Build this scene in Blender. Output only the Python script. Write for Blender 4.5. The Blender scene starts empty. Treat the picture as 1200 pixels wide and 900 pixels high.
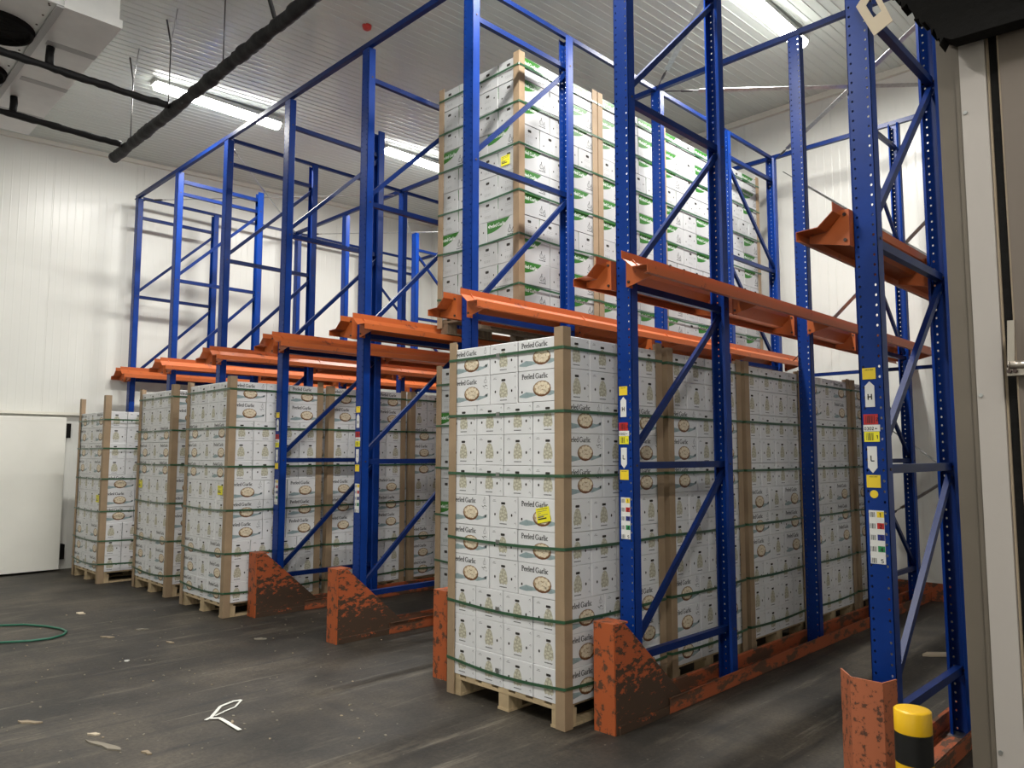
import bpy, math, random
from mathutils import Vector, Matrix
random.seed(7)
C = bpy.context.scene.collection
scn = bpy.context.scene

# ------------------------------------------------------------------ camera
CAM = Vector((1.183, -3.820, 1.606))
FPX = 887.95
FW = Vector((-0.703, 0.705, 0.0908)).normalized()
RT = Vector((0.708, 0.706, 0.001)); RT = (RT - FW * RT.dot(FW)).normalized()
UP = RT.cross(FW).normalized()
cd = bpy.data.cameras.new('camera'); cam = bpy.data.objects.new('camera', cd); C.objects.link(cam)
m = Matrix.Identity(4)
for i in range(3):
    m[i][0] = RT[i]; m[i][1] = UP[i]; m[i][2] = -FW[i]; m[i][3] = CAM[i]
cam.matrix_world = m
cd.sensor_width = 36; cd.sensor_fit = 'HORIZONTAL'; cd.lens = FPX / 1200 * 36
cd.clip_start = .05; cd.clip_end = 100
scn.camera = cam
# ------------------------------------------------------------------ world, view
scn.view_settings.view_transform = 'Standard'
scn.view_settings.look = 'None'
scn.view_settings.gamma = 1
scn.view_settings.use_curve_mapping = False
scn.view_settings.exposure = 0.22
LAMP_W = 150.0
w = bpy.data.worlds.new('world'); scn.world = w; w.use_nodes = True
w.node_tree.nodes['Background'].inputs[0].default_value = (.6, .7, .9, 1)
w.node_tree.nodes['Background'].inputs[1].default_value = .02

def ray_hit(px, py, ax, val):
    d = FW * FPX + RT * (px - 600) - UP * (py - 450)
    return CAM + d * ((val - CAM[ax]) / d[ax])

# ------------------------------------------------------------------ materials
def mat(name, col, rough=.5, metal=0, spec=.5, noise=0, nscale=8, bump=0, bscale=40, emit=None, estr=0, stretch=None):
    m = bpy.data.materials.new(name); m.use_nodes = True
    nt = m.node_tree; b = nt.nodes['Principled BSDF']
    b.inputs['Base Color'].default_value = (*col, 1)
    b.inputs['Roughness'].default_value = rough
    b.inputs['Metallic'].default_value = metal
    b.inputs['Specular IOR Level'].default_value = spec
    if noise or bump:
        tc = nt.nodes.new('ShaderNodeTexCoord'); mp = nt.nodes.new('ShaderNodeMapping')
        nt.links.new(tc.outputs['Object'], mp.inputs[0])
        if stretch: mp.inputs['Scale'].default_value = stretch
    if noise:
        n = nt.nodes.new('ShaderNodeTexNoise'); n.inputs['Scale'].default_value = nscale; n.inputs['Detail'].default_value = 5
        nt.links.new(mp.outputs[0], n.inputs['Vector'])
        r = nt.nodes.new('ShaderNodeValToRGB')
        r.color_ramp.elements[0].position = .3; r.color_ramp.elements[1].position = .7
        r.color_ramp.elements[0].color = (*[max(0, c * (1 - noise)) for c in col], 1)
        r.color_ramp.elements[1].color = (*[min(1, c * (1 + noise)) for c in col], 1)
        nt.links.new(n.outputs['Fac'], r.inputs[0]); nt.links.new(r.outputs[0], b.inputs['Base Color'])
    if bump:
        n2 = nt.nodes.new('ShaderNodeTexNoise'); n2.inputs['Scale'].default_value = bscale; n2.inputs['Detail'].default_value = 4
        nt.links.new(mp.outputs[0], n2.inputs['Vector'])
        bp = nt.nodes.new('ShaderNodeBump'); bp.inputs['Strength'].default_value = bump; bp.inputs['Distance'].default_value = .01
        nt.links.new(n2.outputs['Fac'], bp.inputs['Height']); nt.links.new(bp.outputs[0], b.inputs['Normal'])
    if emit:
        b.inputs['Emission Color'].default_value = (*emit, 1); b.inputs['Emission Strength'].default_value = estr
    return m

def worn_mat(name, paint, under, thresh=.55, scale=9, rough=.6, stretch=(1, 1, 1), lowz=None):
    m = bpy.data.materials.new(name); m.use_nodes = True
    nt = m.node_tree; b = nt.nodes['Principled BSDF']; b.inputs['Roughness'].default_value = rough
    tc = nt.nodes.new('ShaderNodeTexCoord'); mp = nt.nodes.new('ShaderNodeMapping'); mp.inputs['Scale'].default_value = stretch
    nt.links.new(tc.outputs['Object'], mp.inputs[0])
    n = nt.nodes.new('ShaderNodeTexNoise'); n.inputs['Scale'].default_value = scale; n.inputs['Detail'].default_value = 8; n.inputs['Roughness'].default_value = .7
    nt.links.new(mp.outputs[0], n.inputs['Vector'])
    fac = n.outputs['Fac']
    if lowz:   # scraped and soiled where fork trucks rub against it
        s = nt.nodes.new('ShaderNodeSeparateXYZ'); nt.links.new(tc.outputs['Object'], s.inputs[0])
        mr = nt.nodes.new('ShaderNodeMapRange'); mr.inputs[1].default_value = lowz; mr.inputs[2].default_value = lowz * .4
        mr.inputs[3].default_value = 0; mr.inputs[4].default_value = .16
        nt.links.new(s.outputs['Z'], mr.inputs[0])
        ad = nt.nodes.new('ShaderNodeMath'); ad.operation = 'ADD'
        nt.links.new(fac, ad.inputs[0]); nt.links.new(mr.outputs[0], ad.inputs[1]); fac = ad.outputs[0]
    r = nt.nodes.new('ShaderNodeValToRGB')
    e = r.color_ramp.elements; e[0].position = thresh - .02; e[0].color = (*paint, 1); e[1].position = thresh + .03; e[1].color = (*under, 1)
    nt.links.new(fac, r.inputs[0]); nt.links.new(r.outputs[0], b.inputs['Base Color'])
    return m

M = {}
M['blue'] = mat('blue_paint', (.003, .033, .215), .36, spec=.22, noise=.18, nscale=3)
M['blue2'] = mat('blue_brace_paint', (.003, .018, .11), .36, spec=.22, noise=.2, nscale=5)  # the post blue darkened: shade of brace and tie undersides put into the colour
M['orange'] = worn_mat('orange_paint', (.45, .102, .022), (.20, .05, .022), .62, 7, .45)
M['orange_worn'] = worn_mat('scraped_orange_paint', (.40, .088, .026), (.060, .034, .020), .535, 15, .65, (1, 1, 2.2), .40)
M['orange_front'] = worn_mat('chipped_orange_front', (.42, .095, .026), (.10, .045, .025), .55, 18, .6, (1, 1, .8))
M['orange_floor'] = worn_mat('dirty_orange_floor_rail', (.36, .085, .028), (.10, .05, .028), .51, 9, .7, (1, .4, 1))
M['orange_pale'] = worn_mat('faded_orange_paint', (.42, .125, .055), (.09, .04, .025), .56, 26, .6)
M['galv'] = mat('galvanised_steel', (.45, .46, .46), .38, 1, noise=.15, nscale=30)
M['dark_steel'] = mat('dark_steel', (.10, .10, .10), .4, .8)
M['bolt'] = mat('bolt_steel', (.07, .05, .045), .5, .6)
M['white'] = mat('white_carton', (.73, .735, .75), .42, noise=.05, nscale=4, bump=.12, bscale=14)
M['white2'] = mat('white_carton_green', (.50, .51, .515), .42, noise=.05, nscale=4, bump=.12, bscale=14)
M['ink'] = mat('black_ink', (.010, .010, .012), .5)
M['grey_ink'] = mat('grey_ink', (.13, .13, .14), .5)
M['bowl'] = mat('brown_print', (.15, .060, .022), .5)
M['bowl_in'] = mat('dark_brown_print', (.40, .28, .16), .5)
M['clove'] = mat('cream_print', (.76, .66, .50), .5, noise=.12, nscale=60)
M['brush'] = mat('grey_green_print', (.30, .39, .41), .5, noise=.3, nscale=20)
M['bag'] = mat('pale_olive_print', (.43, .41, .32), .5, noise=.3, nscale=90)
M['clove2'] = mat('pale_clove_print', (.58, .56, .45), .5, noise=.2, nscale=90)
M['hole'] = mat('carton_inside', (.03, .026, .022), .9)  # flat dark patches with the shade inside hand and vent holes painted in
M['green'] = mat('green_print', (.030, .165, .018), .45)
M['wtext'] = mat('white_print', (.8, .82, .8), .5)
M['kraft'] = mat('kraft_board', (.33, .235, .145), .7, noise=.12, nscale=5, bump=.2, bscale=30)
M['strap'] = mat('green_strap', (.035, .10, .05), .3)
M['wood'] = mat('pallet_wood', (.46, .35, .21), .75, noise=.22, nscale=6, stretch=(1, 8, 1), bump=.2)
M['wood_dark'] = mat('grey_pallet_wood', (.20, .15, .10), .8, noise=.3, nscale=6, stretch=(1, 8, 1))
M['yellow'] = mat('yellow_label', (.88, .80, .03), .5)
M['ylab'] = mat('rack_label_yellow', (.85, .62, .03), .5)
M['red'] = mat('rack_label_red', (.50, .02, .02), .5)
M['wlab'] = mat('white_label', (.75, .75, .73), .5)
M['glab'] = mat('rack_label_green', (.02, .25, .08), .5)
M['blab'] = mat('rack_label_blue', (.02, .03, .22), .5)
M['wall'] = mat('cream_wall_panel', (.72, .72, .675), .30, noise=.03, nscale=1.2)
M['ceil'] = mat('cream_ceiling_panel', (.59, .64, .60), .17, spec=.42)
M['trim'] = mat('cream_trim', (.72, .70, .62), .4)
M['door'] = mat('white_door_skin', (.80, .79, .73), .35, noise=.03, nscale=2)
M['black'] = mat('black_rubber', (.008, .0075, .007), .85, spec=.12, bump=.5, bscale=25)
M['pipe'] = mat('black_pipe_lagging', (.009, .009, .010), .6, spec=.25, bump=.9, bscale=14)
M['cooler'] = mat('cooler_casing', (.62, .62, .61), .4, noise=.04)
M['cooler2'] = mat('cooler_band', (.36, .36, .36), .5)
M['lampw'] = mat('lamp_housing', (.42, .42, .40), .5)
M['glow'] = mat('lamp_tube_glow', (1, 1, 1), .5, emit=(1, .985, .93), estr=14)
M['bollard_y'] = mat('bollard_yellow', (.85, .50, .01), .35)
M['bollard_k'] = mat('bollard_black', (.012, .012, .012), .4)
M['steel_jamb'] = mat('brushed_jamb', (.125, .105, .082), .45, .1, noise=.1, nscale=3)
M['jamb_white'] = mat('jamb_panel', (.36, .33, .305), .45)
M['jamb_dark'] = mat('brown_door_panel', (.13, .105, .085), .5)
M['jamb_tan'] = mat('jamb_sealant', (.38, .30, .21), .6)
M['brass'] = mat('worn_latch_metal', (.42, .38, .33), .35, .8)
M['card'] = mat('torn_cardboard', (.52, .44, .33), .8)
M['tape'] = mat('white_tape', (.75, .75, .70), .6)
M['chip'] = mat('wood_splinter', (.30, .24, .165), .8, noise=.3)
M['crumb'] = mat('pale_crumbs', (.22, .195, .155), .9)
M['hose'] = mat('green_band', (.02, .13, .08), .4)
M['redcap'] = mat('red_cap', (.5, .03, .02), .4)

def floor_material():
    m = bpy.data.materials.new('worn_dark_floor'); m.use_nodes = True
    nt = m.node_tree; b = nt.nodes['Principled BSDF']
    tc = nt.nodes.new('ShaderNodeTexCoord')
    def noise(scale, stretch, rot, detail=6, rough=.6):
        mp = nt.nodes.new('ShaderNodeMapping'); mp.inputs['Scale'].default_value = stretch; mp.inputs['Rotation'].default_value = (0, 0, rot)
        nt.links.new(tc.outputs['Object'], mp.inputs[0])
        n = nt.nodes.new('ShaderNodeTexNoise'); n.inputs['Scale'].default_value = scale; n.inputs['Detail'].default_value = detail; n.inputs['Roughness'].default_value = rough
        nt.links.new(mp.outputs[0], n.inputs['Vector']); return n.outputs['Fac']
    def ramp(fac, stops):
        r = nt.nodes.new('ShaderNodeValToRGB'); nt.links.new(fac, r.inputs[0])
        e = r.color_ramp.elements
        e[0].position, e[0].color = stops[0][0], (*stops[0][1], 1); e[1].position, e[1].color = stops[-1][0], (*stops[-1][1], 1)
        for p, c in stops[1:-1]:
            k = e.new(p); k.color = (*c, 1)
        return r.outputs[0]
    def mix(a, bb, fac, mode='MIX'):
        x = nt.nodes.new('ShaderNodeMix'); x.data_type = 'RGBA'; x.blend_type = mode
        if isinstance(fac, float): x.inputs[0].default_value = fac
        else: nt.links.new(fac, x.inputs[0])
        for s, v in ((6, a), (7, bb)):
            if isinstance(v, tuple): x.inputs[s].default_value = (*v, 1)
            else: nt.links.new(v, x.inputs[s])
        return x.outputs[2]
    base = ramp(noise(1.1, (1, 1, 1), 0), [(.35, (.015, .013, .010)), (.5, (.036, .030, .023)), (.66, (.074, .061, .045))])
    fine = ramp(noise(45, (1, 1, 1), 0, 4), [(.3, (.35, .35, .35)), (.7, (1.65, 1.65, 1.65))])
    c = mix(base, fine, .55, 'MULTIPLY')
    st = ramp(noise(2.6, (2.0, .30, 1), .12, 8, .75), [(.55, (0, 0, 0)), (.76, (.8, .8, .8))])
    c = mix(c, (.15, .128, .095), st)
    s2 = ramp(noise(5.5, (2.6, .13, 1), .10, 8, .75), [(.57, (0, 0, 0)), (.70, (.9, .9, .9))])
    c = mix(c, (.16, .14, .11), s2)
    s3 = ramp(noise(3.4, (2.6, .16, 1), -.06, 8, .7), [(.54, (0, 0, 0)), (.66, (.85, .85, .85))])
    c = mix(c, (.016, .015, .014), s3)
    dk = ramp(noise(1.7, (.3, 2.0, 1), .5, 6, .6), [(.55, (0, 0, 0)), (.72, (.7, .7, .7))])
    c = mix(c, (.018, .017, .016), dk)
    sp = ramp(noise(26, (1, 1, 1), 0, 2, .5), [(.72, (0, 0, 0)), (.76, (.6, .6, .6))])
    c = mix(c, (.20, .18, .15), sp)
    nt.links.new(c, b.inputs['Base Color'])
    b.inputs['Roughness'].default_value = .62
    bp = nt.nodes.new('ShaderNodeBump'); bp.inputs['Strength'].default_value = .35; bp.inputs['Distance'].default_value = .006
    nt.links.new(noise(30, (1, 1, 1), 0, 6), bp.inputs['Height']); nt.links.new(bp.outputs[0], b.inputs['Normal'])
    return m
M['floor'] = floor_material()

# ------------------------------------------------------------------ mesh builder
class MB:
    def __init__(s): s.v = []; s.f = []; s.m = []; s.mats = []; s.sm = []
    def mi(s, name):
        if name not in s.mats: s.mats.append(name)
        return s.mats.index(name)
    def add(s, vs, fs, mn, smooth=False, T=None):
        o = len(s.v); k = s.mi(mn)
        s.v += [tuple(T @ Vector(p)) if T else tuple(p) for p in vs]
        for f in fs: s.f.append(tuple(o + i for i in f)); s.m.append(k); s.sm.append(smooth)
    def box(s, a, b, mn, T=None):
        x0, y0, z0 = a; x1, y1, z1 = b
        s.add([(x0,y0,z0),(x1,y0,z0),(x1,y1,z0),(x0,y1,z0),(x0,y0,z1),(x1,y0,z1),(x1,y1,z1),(x0,y1,z1)],
              [(0,3,2,1),(4,5,6,7),(0,1,5,4),(1,2,6,5),(2,3,7,6),(3,0,4,7)], mn, T=T)
    def bbox(s, a, b, mn, r=.006, T=None):      # box with its vertical and top edges chamfered
        x0, y0, z0 = a; x1, y1, z1 = b
        ring = lambda q, z: [(x0+q,y0,z),(x1-q,y0,z),(x1,y0+q,z),(x1,y1-q,z),(x1-q,y1,z),(x0+q,y1,z),(x0,y1-q,z),(x0,y0+q,z)]
        def inner(z): return [(x0+r,y0+r,z),(x1-r,y0+r,z),(x1-r,y0+r,z),(x1-r,y1-r,z),(x1-r,y1-r,z),(x0+r,y1-r,z),(x0+r,y1-r,z),(x0+r,y0+r,z)]
        vs = ring(r, z0) + ring(r, z1 - r) + [(x0+r,y0+r,z1),(x1-r,y0+r,z1),(x1-r,y1-r,z1),(x0+r,y1-r,z1)]
        fs = [(i, (i+1) % 8, 8+(i+1) % 8, 8+i) for i in range(8)] + [tuple(range(7,-1,-1)), (16,17,18,19),
              (8,9,17,16),(10,11,18,17),(12,13,19,18),(14,15,16,19),(9,10,17),(11,12,18),(13,14,19),(15,8,16)]
        s.add(vs, fs, mn, T=T)
    def prism(s, poly, axis, a, b, mn, closed=True, T=None):   # extrude 2D polygon (the other two axes) along axis
        def P(p, t):
            if axis == 0: return (t, p[0], p[1])
            if axis == 1: return (p[0], t, p[1])
            return (p[0], p[1], t)
        n = len(poly); vs = [P(p, a) for p in poly] + [P(p, b) for p in poly]
        fs = [(i, (i+1) % n, n+(i+1) % n, n+i) for i in range(n)] + [tuple(range(n-1,-1,-1)), tuple(range(n, 2*n))]
        s.add(vs, fs, mn, T=T)
    def sheet(s, line, th, axis, a, b, mn):      # thin folded sheet: polyline profile with thickness
        n = len(line); off = []
        for i in range(n):
            d = Vector((0, 0))
            if i > 0: d += (Vector(line[i]) - Vector(line[i-1])).normalized()
            if i < n-1: d += (Vector(line[i+1]) - Vector(line[i])).normalized()
            d.normalize(); off.append((line[i][0] - d.y*th, line[i][1] + d.x*th))
        def P(p, t):
            return (t, p[0], p[1]) if axis == 0 else (p[0], t, p[1]) if axis == 1 else (p[0], p[1], t)
        vs = [P(p, a) for p in line] + [P(p, a) for p in off] + [P(p, b) for p in line] + [P(p, b) for p in off]
        fs = []
        for i in range(n-1):
            fs += [(i, i+1, 2*n+i+1, 2*n+i), (n+i+1, n+i, 3*n+i, 3*n+i+1), (i+1, i, n+i, n+i+1), (2*n+i, 2*n+i+1, 3*n+i+1, 3*n+i)]
        fs += [(0, 2*n, 3*n, n), (n-1, 2*n-1, 4*n-1, 3*n-1)]
        s.add(vs, fs, mn)
    def bar(s, p, q, w, h, mn, up=(0, 0, 1)):    # rectangular bar between two points; w along side, h along up
        p = Vector(p); q = Vector(q); d = (q-p).normalized(); u = Vector(up); sd = d.cross(u).normalized(); u = sd.cross(d)
        vs = [e + sd*a*w/2 + u*b*h/2 for e in (p, q) for a, b in ((-1,-1),(1,-1),(1,1),(-1,1))]
        s.add(vs, [(0,1,2,3),(7,6,5,4),(0,4,5,1),(1,5,6,2),(2,6,7,3),(3,7,4,0)], mn)
    def cbar(s, p, q, w, h, mn, up, th=.004):    # C-section bar, open towards -side
        p = Vector(p); q = Vector(q); d = (q-p).normalized(); u = Vector(up); sd = d.cross(u).normalized(); u = sd.cross(d)
        pr = [(-w/2,h/2),(w/2,h/2),(w/2,-h/2),(-w/2,-h/2),(-w/2,-h/2+th),(w/2-th,-h/2+th),(w/2-th,h/2-th),(-w/2,h/2-th)]
        vs = [e + sd*a + u*b for e in (p, q) for a, b in pr]; n = 8
        s.add(vs, [(i,(i+1)%n,n+(i+1)%n,n+i) for i in range(n)] + [(7,6,1,0),(6,5,2,1),(5,4,3,2),(8,9,14,15),(9,10,13,14),(10,11,12,13)], mn)
    def tube(s, pts, r, mn, n=10, caps=True, radii=None, closed=False):
        pts = [Vector(p) for p in pts]; L = len(pts); vs = []; prev = None
        for i, p in enumerate(pts):
            if closed: d = pts[(i+1) % L] - pts[i-1]
            else: d = pts[min(i+1, L-1)] - pts[max(i-1, 0)]
            d.normalize()
            a = prev - d*prev.dot(d) if prev else (Vector((0,0,1)).cross(d) if abs(d.z) < .9 else Vector((1,0,0)).cross(d))
            a.normalize(); prev = a; b = d.cross(a); rr = radii[i] if radii else r
            vs += [p + (a*math.cos(t) + b*math.sin(t))*rr for t in (2*math.pi*k/n for k in range(n))]
        fs = [(i*n+k, i*n+(k+1)%n, (i+1)%L*n+(k+1)%n, (i+1)%L*n+k) for i in range(L if closed else L-1) for k in range(n)]
        s.add(vs, fs, mn, True)
        if caps and not closed:
            o = len(s.v) - len(vs); k = s.mi(mn)
            s.f += [tuple(o+i for i in range(n-1,-1,-1)), tuple(o+(L-1)*n+i for i in range(n))]; s.m += [k, k]; s.sm += [False, False]
    def disc(s, c, ax, r, mn, n=8, ry=None, a0=0):   # flat polygon; ax = (u, v) vectors
        u, v = Vector(ax[0]), Vector(ax[1]); c = Vector(c); ry = ry or r
        s.add([c + u*math.cos(a0+2*math.pi*k/n)*r + v*math.sin(a0+2*math.pi*k/n)*ry for k in range(n)], [tuple(range(n))], mn)
    def mesh(s, name):
        me = bpy.data.meshes.new(name); me.from_pydata(s.v, [], s.f)
        for k in s.mats: me.materials.append(M[k])
        me.polygons.foreach_set('material_index', s.m); me.polygons.foreach_set('use_smooth', s.sm); me.update()
        return me
    def build(s, name, parent=None, loc=(0,0,0), rz=0):
        return link(name, s.mesh(name), parent, loc, rz)

def link(name, me, parent=None, loc=(0,0,0), rz=0):
    o = bpy.data.objects.new(name, me); C.objects.link(o); o.location = loc; o.rotation_euler = (0, 0, rz)
    if parent: o.parent = parent
    return o
def empty(name, loc=(0,0,0), rz=0):
    return link(name, None, None, loc, rz)
def tag(o, label, cat, group=None, kind=None):
    o['label'] = label; o['category'] = cat
    if group: o['group'] = group
    if kind: o['kind'] = kind
    return o
def struct(o): o['kind'] = 'structure'; return o

# ------------------------------------------------------------------ lettering (own stroke glyphs)
def stroke(pts, ws):
    out = []
    for i in range(len(pts)-1):
        a, b = Vector(pts[i]), Vector(pts[i+1]); d = (b-a).normalized(); n = Vector((-d.y, d.x))
        out.append([a - n*ws[i]/2, b - n*ws[i+1]/2, b + n*ws[i+1]/2, a + n*ws[i]/2])
    return out
def arc(cx, cy, rx, ry, a0, a1, w0, w1, n=7):   # thick where vertical, thin where horizontal
    pts, ws = [], []
    for k in range(n+1):
        t = math.radians(a0 + (a1-a0)*k/n); pts.append((cx + rx*math.cos(t), cy + ry*math.sin(t)))
        ws.append(w0 + (w1-w0)*abs(math.cos(t)))
    return stroke(pts, ws)
T, B = .082, .165
def glyph(ch):
    S = lambda x0, x1, y: stroke([(x0, y), (x1, y)], [T, T])
    if ch == 'P': return stroke([(.12,0),(.12,.72)],[B,B]) + arc(.22,.53,.20,.17,-90,90,T,B) + S(.12,.24,.70) + S(.12,.24,.36) + S(.0,.26,.02) + S(.0,.12,.70), .50
    if ch == 'e': return arc(.23,.24,.18,.22,20,310,T,B,10) + S(.08,.40,.27), .46
    if ch == 'l': return stroke([(.12,0),(.12,.74)],[B*.9,B*.9]) + S(.02,.22,.02) + S(.02,.12,.72), .26
    if ch == 'd': return arc(.22,.23,.17,.22,60,330,T,B,9) + stroke([(.38,0),(.38,.74)],[B*.9,B*.9]) + S(.38,.48,.02) + S(.28,.38,.72), .52
    if ch == 'G': return arc(.35,.36,.30,.35,50,345,T,B,12) + stroke([(.60,.05),(.60,.32)],[B,B]) + S(.46,.70,.32) + stroke([(.60,.50),(.60,.68)],[T,T]), .76
    if ch == 'a': return arc(.20,.13,.13,.12,40,400,T,B*.8,9) + stroke([(.35,.0),(.35,.34)],[B*.9,B*.9]) + arc(.22,.33,.13,.13,20,160,T,T*1.3,5) + S(.35,.44,.02), .47
    if ch == 'r': return stroke([(.12,0),(.12,.46)],[B*.9,B*.9]) + S(.02,.24,.02) + S(.02,.12,.44) + arc(.26,.30,.13,.15,40,150,T*1.6,T,4), .38
    if ch == 'i': return stroke([(.12,0),(.12,.46)],[B*.9,B*.9]) + S(.02,.22,.02) + S(.02,.12,.44) + [[Vector((.07,.58)),Vector((.17,.58)),Vector((.17,.68)),Vector((.07,.68))]], .26
    if ch == 'c': return arc(.22,.23,.17,.22,45,315,T,B,9), .42
    W = .135
    sans = {
        'H': ([[(.1,0),(.1,.7)],[(.5,0),(.5,.7)],[(.1,.36),(.5,.36)]], .6), 'L': ([[(.12,.7),(.12,.05),(.5,.05)]], .55),
        '0': ([[(.1,.15),(.1,.55),(.2,.68),(.36,.68),(.46,.55),(.46,.15),(.36,.04),(.2,.04),(.1,.15)]], .56),
        '1': ([[(.1,.55),(.28,.7),(.28,0)]], .45), '2': ([[(.08,.55),(.2,.68),(.38,.68),(.47,.52),(.08,.05),(.5,.05)]], .56),
        '3': ([[(.08,.62),(.25,.7),(.45,.6),(.42,.42),(.25,.37),(.45,.3),(.46,.1),(.25,.02),(.08,.1)]], .56),
        '4': ([[(.4,0),(.4,.7),(.06,.2),(.52,.2)]], .58), '5': ([[(.46,.66),(.12,.66),(.1,.38),(.3,.44),(.47,.3),(.45,.12),(.28,.03),(.08,.08)]], .56),
        '<': ([[(.5,.35),(.0,.35)],[(.2,.5),(.0,.35),(.2,.2)]], .6), ' ': ([], .25)}
    ls, w = sans[ch]; out = []
    for l in ls: out += stroke(l, [W]*len(l))
    return out, w
def text_polys(txt, size, squeeze=1.0):
    x = 0; out = []
    for ch in txt:
        if ch == ' ': x += .22*size*squeeze; continue
        ps, w = glyph(ch)
        out += [[(x + v[0]*size*squeeze, v[1]*size) for v in p] for p in ps]; x += w*size*squeeze
    return out, x

# printing on a face: origin c, u right, v up, n outward
class Face:
    def __init__(s, mb, c, u, v, n): s.mb = mb; s.c = Vector(c); s.u = Vector(u); s.v = Vector(v); s.n = Vector(n)
    def P(s, x, y, lay): return s.c + s.u*x + s.v*y + s.n*(.0003*lay)
    def poly(s, pts, mn, lay=1): s.mb.add([s.P(x, y, lay) for x, y in pts], [tuple(range(len(pts)))], mn)
    def rect(s, x0, y0, x1, y1, mn, lay=1): s.poly([(x0,y0),(x1,y0),(x1,y1),(x0,y1)], mn, lay)
    def ell(s, x, y, rx, ry, mn, lay=1, n=10, a0=0): s.poly([(x+rx*math.cos(a0+2*math.pi*k/n), y+ry*math.sin(a0+2*math.pi*k/n)) for k in range(n)], mn, lay)
    def text(s, txt, x, y, size, mn, lay=1, sq=1.0, centre=False):
        ps, w = text_polys(txt, size, sq)
        if centre: x -= w/2
        for p in ps: s.poly([(x+a, y+b) for a, b in p], mn, lay)
    def line(s, pts, w, mn, lay=1):
        for p in stroke(pts, [w]*len(pts)): s.poly([(v.x, v.y) for v in p], mn, lay)

def bulb(f, x, y, s, mn, w):   # outline drawing of a garlic bulb
    f.line([(x+s*a, y+s*b) for a, b in ((.05,1.2),(.0,.7),(-.35,.35),(-.5,0),(-.4,-.35),(-.1,-.45),(.1,-.45),(.4,-.35),(.5,0),(.35,.35),(.1,.7),(.15,1.2))], w, mn)
    f.line([(x, y+s*.55), (x-s*.12, y), (x, y-s*.42)], w*.8, mn)

def long_white(f):
    f.text('Peeled Garlic', -.158, .046, .044, 'ink', 1, .94)
    f.poly([(-.178,-.058),(-.12,-.036),(-.04,-.046),(.05,-.03),(.13,-.040),(.178,-.022),(.17,-.045),(.08,-.066),(-.02,-.060),(-.12,-.074),(-.178,-.068)], 'brush', 1)
    f.ell(.015, -.020, .076, .050, 'bowl', 2, 16)
    f.ell(.015, -.015, .070, .043, 'bowl_in', 3, 14)
    for i, (x, y) in enumerate(((-.035,.0),(-.012,.015),(.015,.018),(.04,.012),(.060,-.004),(-.028,-.025),(-.002,-.010),(.026,-.010),(.048,-.026),(.012,-.036),(-.010,-.034),(.032,-.038))):
        f.ell(.006 + x*1.0, -.006 + y*.98, .0165, .0135, 'clove', 4 + i % 3, 7, i)
    bulb(f, .150, .058, .026, 'grey_ink', .0022); f.line([(.125,.030),(.14,.022),(.152,.034),(.168,.026)], .004, 'ink')
    for x, y in ((.135,.012),(.16,.008)): f.rect(x, y, x+.016, y+.002, 'grey_ink')
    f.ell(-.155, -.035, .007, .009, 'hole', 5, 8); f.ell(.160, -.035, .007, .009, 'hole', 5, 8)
def short_white(f):
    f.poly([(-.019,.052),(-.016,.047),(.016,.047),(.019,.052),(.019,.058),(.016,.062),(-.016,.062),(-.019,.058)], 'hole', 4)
    f.poly([(-.015,.038),(.0,.044),(.015,.038),(.027,.022),(.037,-.01),(.039,-.040),(.027,-.060),(.015,-.052),(.002,-.062),(-.012,-.054),(-.029,-.060),(-.038,-.036),(-.034,-.004),(-.025,.022)], 'bag', 1)
    for i, (x, y) in enumerate(((-.013,.027),(.010,.020),(-.020,.002),(.004,.004),(.021,-.006),(-.006,-.018),(-.025,-.026),(.014,-.028),(-.010,-.042),(.026,-.044))): f.ell(x*1.15, y, .0095 + .002*(i % 3), .0075, 'clove2', 2, 6, i)
    for k in range(7): f.rect(-.032+k*.0092, -.0785, -.032+k*.0092+.007, -.0725, 'ink')
    f.rect(-.092, .072, -.072, .0745, 'grey_ink'); f.rect(-.098, .064, -.066, .0665, 'grey_ink')
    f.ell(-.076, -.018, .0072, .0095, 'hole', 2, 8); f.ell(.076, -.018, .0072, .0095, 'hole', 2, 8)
    for y in (.072, -.0, -.07): f.line([(.100,y),(.110,y+.008),(.113,y-.006)], .0022, 'grey_ink')
def long_green(f):
    L = f.half
    f.poly([(-L,.096)] + [(-L + 2*L*.72*(1-t)**.9, .096 - .108*math.sin(math.pi/2*t)**.8) for t in (0,.12,.25,.4,.55,.7,.85)] + [(-L+.004,-.010)], 'green', 1)
    f.text('Peeled Garlic', -L+.024, .036, .042, 'wtext', 2, .90)
    f.ell(-L+.016, .052, .007, .009, 'wtext', 2, 8)
    bulb(f, .085, -.028, .040, 'ink', .0042); bulb(f, .125, -.042, .030, 'ink', .0038)
    for k in range(5): f.rect(.055+k*.018, -.070, .055+k*.018+.014, -.062, 'ink')
def short_green(f):
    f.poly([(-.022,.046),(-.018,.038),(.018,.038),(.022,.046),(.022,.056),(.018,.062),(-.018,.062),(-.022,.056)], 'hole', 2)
    for y in (.010, -.004, -.050, -.058, -.066):
        for k in range(4): f.rect(-.04+k*.021, y, -.04+k*.021+.013, y+.0022, 'grey_ink')
    f.ell(-.085, -.03, .007, .009, 'hole', 2, 8); f.ell(.085, .012, .007, .009, 'hole', 2, 8)

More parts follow.
